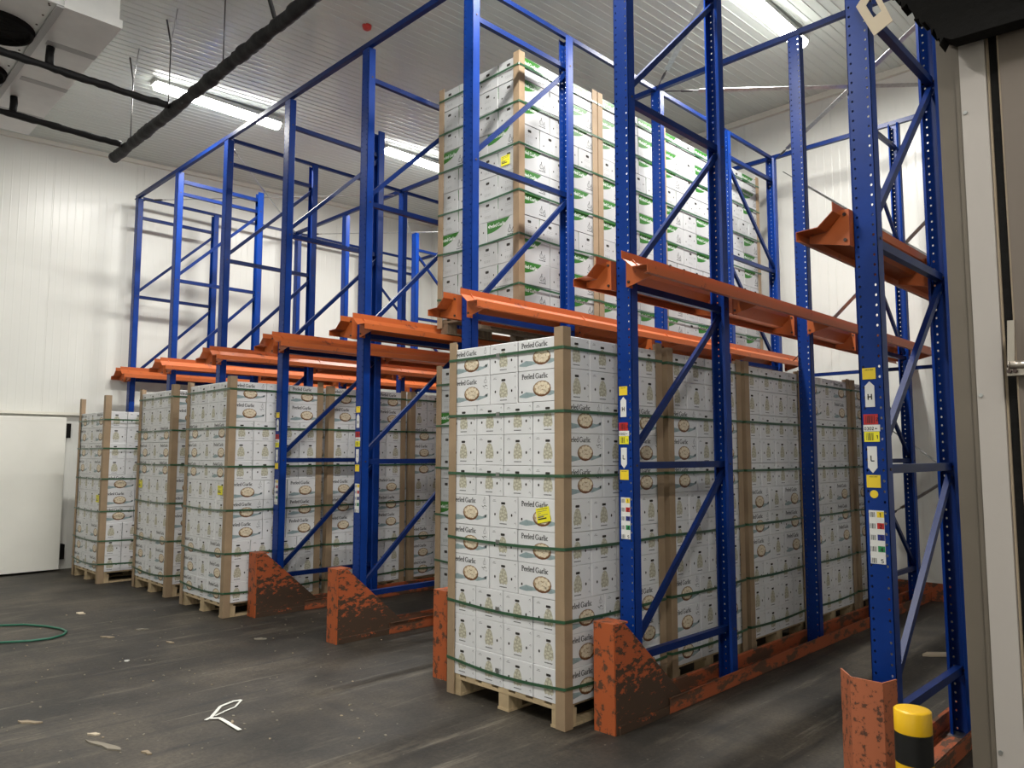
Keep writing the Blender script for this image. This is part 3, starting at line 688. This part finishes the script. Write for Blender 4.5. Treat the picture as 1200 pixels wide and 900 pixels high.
def load(x0, y0, z0, kind, rows, phrase, full=False, seen=('F', 'R'), straps=(), sticker=None, hidden=False, deck='w', boards=('FR', 'BR', 'FL'), btop=.04, bz=None, zero=False):
    """x0, y0 = front left corner of the load; rows from top to bottom"""
    l, s = cart[kind][1]; W = 2*l+s; n = len(rows); zb = z0+.14
    hb = HB if kind == 'w' else .2055
    # pallet
    cols = {'w': 'pale wooden', 'd': 'dark wooden'}
    t = tag(empty('wooden_pallet', (x0+W/2, y0+W/2, z0)), '%s pallet under %s' % (cols[deck], phrase), 'pallet')
    for nm, me in (PW if deck == 'w' else PWG): link(nm, me, t)
    rnd = random.Random(int(x0*100)*7+int(y0*50)+n)
    for r, k in enumerate(rows):
        z = zb + (n-1-r)*hb
        lx, ly = rnd.uniform(-.0015, .0015), rnd.uniform(-.0015, .0015)
        for (bx, by, rot, nm, ex) in layer(k, l, s):
            vis = any(c in seen for c in ex)
            if not vis and not full: continue
            X, Y = x0+bx+lx+rnd.uniform(-.0012,.0012), y0+by+ly+rnd.uniform(-.0012,.0012)
            wgt = 0
            L, S = (l, s) if not rot else (s, l)      # extents along X, Y
            if 'F' in ex and 'F' in seen: wgt += quad_area((X, Y-S/2, z+hb/2), (1,0,0), L/2, hb/2)
            if 'R' in ex and 'R' in seen: wgt += quad_area((X+L/2, Y, z+hb/2), (0,1,0), S/2, hb/2)
            if zero: wgt = 0
            what = 'white garlic carton' if kind == 'w' else 'green and white carton'
            row = 'top layer' if r == 0 else 'bottom layer' if r == n-1 else nth[r]+' layer'
            st = sticker if sticker and sticker[0] == r and sticker[1] == nm else None
            lab = '%s, %s, %s, %s' % (what, nm, row, phrase)
            boxes.append((wgt, kind, X, Y, z, (math.pi/2 if rot else 0) + rnd.uniform(-.004,.004), lab, 'cartons of ' + phrase, st))
    zt_ = zb + n*hb
    g = 'corner boards of ' + phrase
    e = .009
    for b in boards:
        cx = x0-e if b[1] == 'L' else x0+W+e; cy = y0-e if b[0] == 'F' else y0+W+e
        nm = {'FR': 'front right', 'FL': 'front left', 'BR': 'rear right', 'BL': 'rear left'}[b]
        corner_board('brown cardboard corner board, %s corner of %s' % (nm, phrase), cx, cy, z0 + (bz if bz is not None else .004), zt_+btop, 1 if b[1] == 'L' else -1, 1 if b[0] == 'F' else -1, .072, g)
    for k, zs in enumerate(straps):
        mb = MB(); e2 = .013; hh = .009; xx0, xx1, yy0, yy1 = -e2, W+e2, -e2, W+e2; c = .006
        ring = []
        cs = [(xx0+c, yy0), (xx1-c, yy0), (xx1, yy0+c), (xx1, yy1-c), (xx1-c, yy1), (xx0+c, yy1), (xx0, yy1-c), (xx0, yy0+c)]
        sag = [0, 0, 0, 0, 0, 0, 0, 0]
        for a in range(8):
            p, q = cs[a], cs[(a+1) % 8]
            m_ = 6 if a % 2 == 0 else 1
            for j in range(m_):
                u = j/m_; s_ = math.sin(math.pi*u)*rnd_sag(k, a) if m_ > 1 else 0
                ix = .006*math.sin(math.pi*u) if m_ > 1 else 0
                px, py = p[0]+(q[0]-p[0])*u, p[1]+(q[1]-p[1])*u
                if a == 0: py += ix
                if a == 2: px -= ix
                if a == 4: py -= ix
                if a == 6: px += ix
                ring.append((px, py, -s_))
        nn = len(ring); th = .002; cxm = W/2
        vs = []
        for (px, py, dz) in ring:
            ox, oy = (px-cxm), (py-cxm); d = math.hypot(ox, oy)
            for rr in (0, th):
                for hz in (-hh, hh): vs.append((px+ox/d*rr, py+oy/d*rr, dz+hz))
        fs = []
        for i in range(nn):
            j = (i+1) % nn; a, b = 4*i, 4*j
            fs += [(a+2, b+2, b+3, a+3), (b, a, a+1, b+1), (a+1, a+3, b+3, b+1), (a, b, b+2, a+2)]
        mb.add(vs, fs, 'strap')
        mb.box((W*.45, -e2-.001, -.012), (W*.45+.03, -e2+.006, .012), 'galv')
        nm = ['uppermost', 'second from top', 'third from top', 'fourth from top', 'fifth from top', 'lowest'][k]
        tag(mb.build('strap', None, (x0, y0, z0+zs)), 'green plastic strap, %s, around %s' % (nm, phrase), 'strap', 'green straps around ' + phrase)
def rnd_sag(k, a): return [.000, .004, .004, .012, .02, .03][k] * (.6 if a else 1)

SW = [2.245, 1.86, 1.47, 1.04, .62, .24]
R1 = 'QQPPPQQQPPP'; R2 = 'PPQQQPPPQQQ'; R3 = 'QQQQQPPPQQQ'
XW = -2.842
st_y = ('yellow',)
load(XW, -.385, 0, 'w', R1, 'nearest tall stack', True, straps=SW, sticker=(5, 'front right corner'), boards=('FR','FL','BR','BL'), btop=.05)
for k, (rw, ph) in enumerate(((R1, 'second stack back in right lane'), (R3, 'third stack back in right lane'), (R2, 'fourth stack back in right lane'), (R2, 'rearmost stack in right lane'))):
    load(XW, .735+k*1.118, 0, 'w', rw, ph, seen=('R',), straps=SW, boards=('FR','BR'), btop=.03, zero=(k == 3))
XC = LX[3]-.112-1.034
load(XC, -.465, 0, 'w', R2, 'third stack from left', True, straps=SW, sticker=(5, 'front right corner'), boards=('FR','FL','BR'), btop=.05)
load(XC, .66, 0, 'w', R2, 'stack behind third from left', seen=('R',), straps=SW, boards=('FR','BR'), btop=.02)
load(XC, 1.785, 0, 'w', R1, 'rear stack of third lane', seen=('R',), straps=SW, boards=('FR','BR'), btop=.02)
load(LX[2]-.112-1.034, -.45, 0, 'w', R2, 'second stack from left', True, straps=SW, sticker=(5, 'front left corner'), boards=('FR','FL','BR'), btop=.06)
load(LX[1]-.115-1.034, -.70, 0, 'w', 'QQQQPPPQQQ', 'leftmost stack', True, straps=[2.02, 1.66, 1.28, .88, .52, .24], sticker=(5, 'front right corner'), boards=('FR','FL','BR'), btop=.20)
# upper level, second lane from the right: green printed cartons
RG = 'PPPQPPPQPPP'
XG = -4.385
SG = [5.03-2.725, 4.69-2.725, 4.31-2.725, 3.89-2.725, 3.5-2.725, 3.06-2.725]
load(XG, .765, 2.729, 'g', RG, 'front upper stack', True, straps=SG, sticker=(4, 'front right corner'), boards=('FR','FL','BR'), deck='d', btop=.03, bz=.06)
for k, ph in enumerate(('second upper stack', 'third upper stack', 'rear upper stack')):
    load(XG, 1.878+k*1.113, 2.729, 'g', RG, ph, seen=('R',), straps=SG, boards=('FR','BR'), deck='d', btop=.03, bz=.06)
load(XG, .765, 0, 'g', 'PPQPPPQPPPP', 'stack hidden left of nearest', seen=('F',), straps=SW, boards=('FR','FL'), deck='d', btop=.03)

stick_mb = MB()
f = Face(stick_mb, (0,0,0), (1,0,0), (0,0,1), (0,-1,0)); stick_mb.box((-.055,0,-.045), (.055,.0015,.045), 'yellow')
for k in range(6):
    y = .034-k*.012; wdt = [.09,.08,.03,.085,.05,.07][k]; f.rect(-.046, y, -.046+wdt, y+(.003 if k < 4 else .008), 'ink' if k in (0, 5) else 'grey_ink')
stick = stick_mb.mesh('yellow_sticker')
for kind in ('w', 'g'):
    bs = sorted([b for b in boxes if b[1] == kind], key=lambda b: -b[0] - (1e6 if b[8] else 0))
    n_ind = 300
    for b in bs[:n_ind]:
        wgt, k_, X, Y, Z, rz, lab, grp, st = b
        o = link('garlic_carton' if kind == 'w' else 'leaf_print_carton', cmesh[kind], None, (X, Y, Z), rz)
        if st: lab = lab.replace('white garlic carton', 'yellow-stickered garlic carton').replace('green and white', 'yellow-stickered white')
        tag(o, lab, 'carton', grp)
        if st:
            hs = {'w': (.380, .252), 'g': (.398, .264)}[kind]; rot = rz > .5
            q = link('yellow_sticker', stick, o); dx = (-.035 if rot else .03) if st[1] == 'front right corner' else -.01
            q['label'] = 'bright yellow sticker with small black print'
            # the sticker sits on the face towards the aisle
            loc = Vector((dx, -(hs[0] if rot else hs[1])/2-.006, .10)); R = Matrix.Rotation(-rz, 4, 'Z')
            q.location = (R @ loc); q.location.z = .10
            q.rotation_euler = (0, -.20 if kind == 'w' and X > -4 else 0, -rz)
    rest = bs[n_ind:]
    if rest:
        src = cart[kind][0]; mb = MB(); mb.mats = list(src.mats)
        nv = len(src.v)
        for j, b in enumerate(rest):
            ca, sa = math.cos(b[5]), math.sin(b[5]); X, Y, Z = b[2:5]
            mb.v += [(X+x*ca-y*sa, Y+x*sa+y*ca, Z+z) for x, y, z in src.v]
            o_ = j*nv; mb.f += [tuple(o_+i for i in f_) for f_ in src.f]
        mb.m = src.m*len(rest); mb.sm = src.sm*len(rest)
        tag(mb.build('garlic_cartons'), 'remaining white garlic cartons deeper in the racks and on the far stacks', 'cartons', kind='stuff')

# ------------------------------------------------------------------ evaporator cooler on the ceiling
ev = tag(empty('air_cooler', (-7.05, -2.05, 5.2)), 'white ceiling air cooler with black fans at top left', 'air cooler')
mb = MB(); mb.box((-1.52, -1.24, .02), (1.52, .22, .62), 'cooler'); mb.box((1.52, -.60, .30), (1.523, -.26, .60), 'black'); mb.build('casing', ev)
def tray(y0, y1):
    mb = MB(); mb.box((-1.54, y0, 0), (1.54, y1, .022), 'cooler'); mb.box((1.52, y0, .022), (1.54, y1, .075), 'cooler')
    for x in (-1.0, -.1, .8): mb.box((x, y0+.04, -.002), (x+.09, y1, .0), 'cooler2')
    mb.build('drip_tray', ev)
tray(-.20, .24); tray(-1.26, -.83)
mb = MB()
for y in (-.255, -.835): mb.box((-1.54, y, -.012), (1.54, y+.055, .002), 'cooler2')
mb.box((-1.54, -.83, .008), (1.54, -.20, .02), 'cooler')
for k in range(16): mb.tube([(-1.45+k*.195, -.29, .003), (-1.45+k*.195, -.29, .008)], .009, 'bolt', 6)
for k in range(5): mb.tube([(1.50, -.78+k*.12, .003), (1.50, -.78+k*.12, .008)], .009, 'bolt', 6)
mb.build('fan_panel', ev)
for x in (.83, -.17, -1.17):
    mb = MB(); n = 32; yc = -.53
    ring = lambda r, z: [(x+r*math.cos(2*math.pi*k/n), yc+r*math.sin(2*math.pi*k/n), z) for k in range(n)]
    vs = ring(.285, .008) + ring(.27, -.035) + ring(.255, -.035) + ring(.245, .004)
    mb.add(vs, [(a*n+k, a*n+(k+1) % n, (a+1)*n+(k+1) % n, (a+1)*n+k) for a in range(3) for k in range(n)], 'black')
    mb.add(ring(.25, .004), [tuple(range(n))], 'black')
    fan = mb.build('fan', ev)
    mb = MB()
    for r in (.06, .11, .16, .21): mb.tube([(x+r*math.cos(2*math.pi*k/20), yc+r*math.sin(2*math.pi*k/20), -.03) for k in range(20)], .0025, 'black', 4, closed=True)
    for k in range(6):
        a = k*math.pi/3; mb.bar((x, yc, -.032), (x+.255*math.cos(a), yc+.255*math.sin(a), -.032), .005, .005, 'black')
    mb.build('fan_grille', fan)
mb = MB(); mb.box((1.52, .10, .30), (1.5215, .155, .38), 'ylab'); mb.build('warning_label', ev)
mb = MB()
for x in (-1.3, 0, 1.3):
    for y in (-1.0, .17): mb.tube([(x, y, .62), (x, y, CEIL(-2.05)-5.2)], .008, 'galv', 6)
mb.build('hanger_rods', ev)

# ------------------------------------------------------------------ lagged pipes
def lagged(pts, r, seed=1):
    rr = random.Random(seed); out, rad = [], []
    pts = [Vector(p) for p in pts]
    for a, b in zip(pts[:-1], pts[1:]):
        n = max(2, int((b-a).length/.045))
        for k in range(n):
            out.append(a.lerp(b, k/n) + Vector((0, rr.uniform(-.004,.004), rr.uniform(-.004,.004)))); rad.append(r*(1+.05*math.sin(k*.9+seed)+.06*math.sin(k*.37)+rr.uniform(-.09,.09)))
    out.append(pts[-1]); rad.append(r); return out, rad
def pipe(name, pts, r, label, seed):
    o, rd = lagged(pts, r, seed); mb = MB(); mb.tube(o, r, 'pipe', 12, radii=rd); return tag(mb.build(name), label, 'pipe')
PZ = 4.97
pipe('insulated_pipe', [(-7.93, -1.10, PZ-.02), (-1.2, -1.08, PZ+.02)], .056, 'thick black insulated main pipe slanting under the ceiling', 1)
def branch(x, label, seed):
    t = pipe('insulated_pipe', [(x+.02, -3.6, PZ+.05), (x, -1.35, PZ+.03), (x+.08, -1.16, PZ+.0)], .034, label, seed)
    o, rd = lagged([(x, -2.16, PZ+.06), (x, -2.16, 5.196)], .034, seed+5); mb = MB(); mb.tube(o, .034, 'pipe', 10, radii=rd); mb.build('drain_stub', t)
branch(-6.27, 'upper black branch pipe from the air cooler to the main pipe', 2)
branch(-7.60, 'lower black branch pipe from the air cooler to the main pipe', 3)
for x, lb in ((-7.42, 'leftmost thin steel hanger holding the black main pipe'), (-6.36, 'second steel hanger holding the black pipe near the lamp'), (-5.12, 'third steel hanger on the main pipe, before the ribbed ceiling')):
    t = tag(empty('pipe_hanger', (x, -1.1, 0)), lb, 'pipe hanger'); top = CEIL(-1.1)
    mb = MB(); mb.tube([(0,0,PZ+.05),(0,0,top-.30)], .006, 'dark_steel', 6); mb.build('hanger_rod', t)
    mb = MB(); mb.tube([(0,0,top-.32),(-.14,0,top)], .009, 'dark_steel', 6); mb.tube([(0,0,top-.32),(.14,0,top-.0)], .005, 'galv', 6); mb.build('hanger_fork', t)
t = tag(empty('pipe_hanger', (-4.18, -1.1, 0)), 'thick black slanting hanger strut on the main pipe near the top edge', 'pipe hanger')
mb = MB(); mb.tube([(0, 0, PZ+.05), (-.34, -.1, CEIL(-1.2))], .018, 'pipe', 8); mb.build('hanger_strut', t)
# sprinkler cap and detector
p = ray_hit(430, 30, 2, 6.07); mb = MB(); mb.tube([(0,0,-.05),(0,0,-.035),(0,0,0)], .05, 'redcap', 14, radii=[.02,.045,.05]); tag(mb.build('fire_detector', None, (p.x, p.y, CEIL(p.y)-.003)), 'small red round cap on the ceiling', 'detector')
p = ray_hit(476, 260, 2, 6.24); mb = MB(); mb.tube([(0,0,-.06),(0,0,-.04),(0,0,0)], .1, 'black', 14, radii=[.05,.10,.08]); tag(mb.build('ceiling_fitting', None, (p.x, p.y, CEIL(p.y)-.003)), 'small black round fitting on the ceiling above the far left corner', 'ceiling fitting')

# ------------------------------------------------------------------ foreground and floor
t = tag(empty('bollard', (.12, -.52, 0)), 'yellow bollard with a black band at the lower right', 'bollard')
mb = MB(); n = 28; R = .068
def cyl(z0, z1, mn, top=False):
    rings = [(R, z0), (R, z1)] + ([(R-.004, z1+.004), (R-.012, z1+.006)] if top else [])
    vs = [(r*math.cos(2*math.pi*k/n), r*math.sin(2*math.pi*k/n), z) for r, z in rings for k in range(n)]
    mb.add(vs, [(a*n+k, a*n+(k+1) % n, (a+1)*n+(k+1) % n, (a+1)*n+k) for a in range(len(rings)-1) for k in range(n)], mn, True)
    if top: mb.add(vs[-n:], [tuple(range(n))], mn)
cyl(0, .405, 'bollard_y'); cyl(.52, .60, 'bollard_y', True); mb.build('bollard_tube', t)
mb = MB(); R = .0685; cyl(.405, .52, 'bollard_k'); mb.build('black_band', t)
# cardboard piece hooked on the brace of the rightmost frame
q = [ray_hit(x, y, 1, -.035 - .0) for x, y in ((1003, 8), (1022, -22), (1046, 24), (1024, 42))]
mb = MB(); c0 = sum(q, Vector())/4; hol = [c0.lerp(k, .42)+Vector((0, .0, .02)) for k in q]
vs = [tuple(k) for k in q+hol] + [tuple(k+Vector((0,.004,0))) for k in q+hol]
fs = []
for k in range(4):
    j = (k+1) % 4; fs += [(k, j, 4+j, 4+k), (8+j, 8+k, 12+k, 12+j), (k, 8+k, 8+j, j), (4+k, 4+j, 12+j, 12+k)]
mb.add(vs, fs, 'card'); tag(mb.build('cardboard_scrap'), 'torn beige cardboard scrap with a hole on the top brace', 'cardboard')

pts = [ray_hit(x, y, 2, .012) for x, y in ((-30, 733), (0, 733), (30, 732), (55, 734), (72, 737), (78, 740), (74, 744), (60, 748), (35, 751), (0, 753), (-30, 752), (-60, 747), (-60, 738))]
mb = MB(); mb.tube(pts, .010, 'hose', 8, closed=True); tag(mb.build('green_band_loop'), 'loop of green strapping lying on the floor at left', 'strap loop')
def flat_strip(mb, pxs, w, mn, z=.004, th=.003):
    P = [ray_hit(x, y, 2, 0) for x, y in pxs]
    for a, b in zip(P[:-1], P[1:]):
        mb.bar((a.x, a.y, z), (b.x, b.y, z+.002), w, th, mn)
mb = MB(); flat_strip(mb, [(283,821),(272,823),(258,829),(248,841),(241,845)], .020, 'tape'); flat_strip(mb, [(283,821),(276,829),(262,835),(252,840)], .012, 'tape')
flat_strip(mb, [(247,843),(258,843),(268,849),(281,857)], .022, 'tape', .006)
tag(mb.build('white_tape_scrap'), 'torn branching strip of white tape lying on the dark floor', 'tape')
def chip(px, py, L, W, ang, mn, label, h=.012, name='wood_splinter', cat='debris'):
    p = ray_hit(px, py, 2, 0); r = random.Random(px*31+py); mb = MB(); n = 12; h = min(h, .008)
    top = [(L/2*math.cos(2*math.pi*k/n)*r.uniform(.75,1.15), W/2*math.sin(2*math.pi*k/n)*r.uniform(.35,1.3)+.12*W*math.sin(k*2.3)) for k in range(n)]
    mb.prism(top, 2, 0, h, mn); tag(mb.build(name, None, (p.x, p.y, 0), ang), label, cat)
chip(122, 874, .30, .05, .35, 'crumb', 'long curled strip of torn cardboard at the lower left', .02, 'cardboard_strip')
chip(35, 847, .16, .04, .6, 'chip', 'pale wood splinter nearest the lower left corner')
chip(110, 861, .08, .03, .7, 'card', 'small pale chip above the curled cardboard strip')
chip(95, 719, .14, .07, .2, 'card', 'flat beige scrap on the floor before the leftmost stack')
chip(125, 747, .16, .04, .5, 'chip', 'brown splinter right of the green loop')
chip(166, 738, .12, .03, .9, 'crumb', 'thin pale splinter before the second stack from left')
chip(148, 775, .035, .035, 0, 'tape', 'small white round pebble in the middle of the left floor', .02, 'white_pebble')
chip(199, 753, .10, .03, .3, 'chip', 'short pale splinter below the third stack')
chip(305, 749, .10, .05, .8, 'crumb', 'crumpled pale scrap between the two triangular guards', .012)
chip(172, 883, .08, .03, .2, 'chip', 'small brown chip at the bottom left of the floor')
chip(272, 847, .06, .02, -.4, 'chip', 'small brown chip beside the white tape')
p = ray_hit(1104, 768, 2, 0); mb = MB(); mb.prism([(-.17,-.03),(-.12,-.045),(.2,-.03),(.2,.03),(-.10,.035)], 2, 0, .018, 'card'); tag(mb.build('wood_offcut', None, (p.x, p.y, 0), .75), 'long pale wood offcut lying in the rightmost lane', 'wood offcut')
rr = random.Random(5); mb = MB()
for k in range(130):
    if k < 120: px, py = rr.uniform(0, 460), rr.uniform(715, 895)
    else: px, py = rr.gauss(150, 45), rr.gauss(765, 18)
    p = ray_hit(px, py, 2, 0); s = rr.uniform(.003, .009); a = rr.uniform(0, 3)
    mb.prism([(p.x+s*math.cos(a+b)*rr.uniform(.6,2.2), p.y+s*math.sin(a+b)) for b in (0,1.5,3.1,4.6)], 2, 0, .004, rr.choice(['crumb','crumb','crumb','chip']))
tag(mb.build('floor_crumbs'), 'scattered pale crumbs and splinters on the open floor', 'crumbs', kind='stuff')
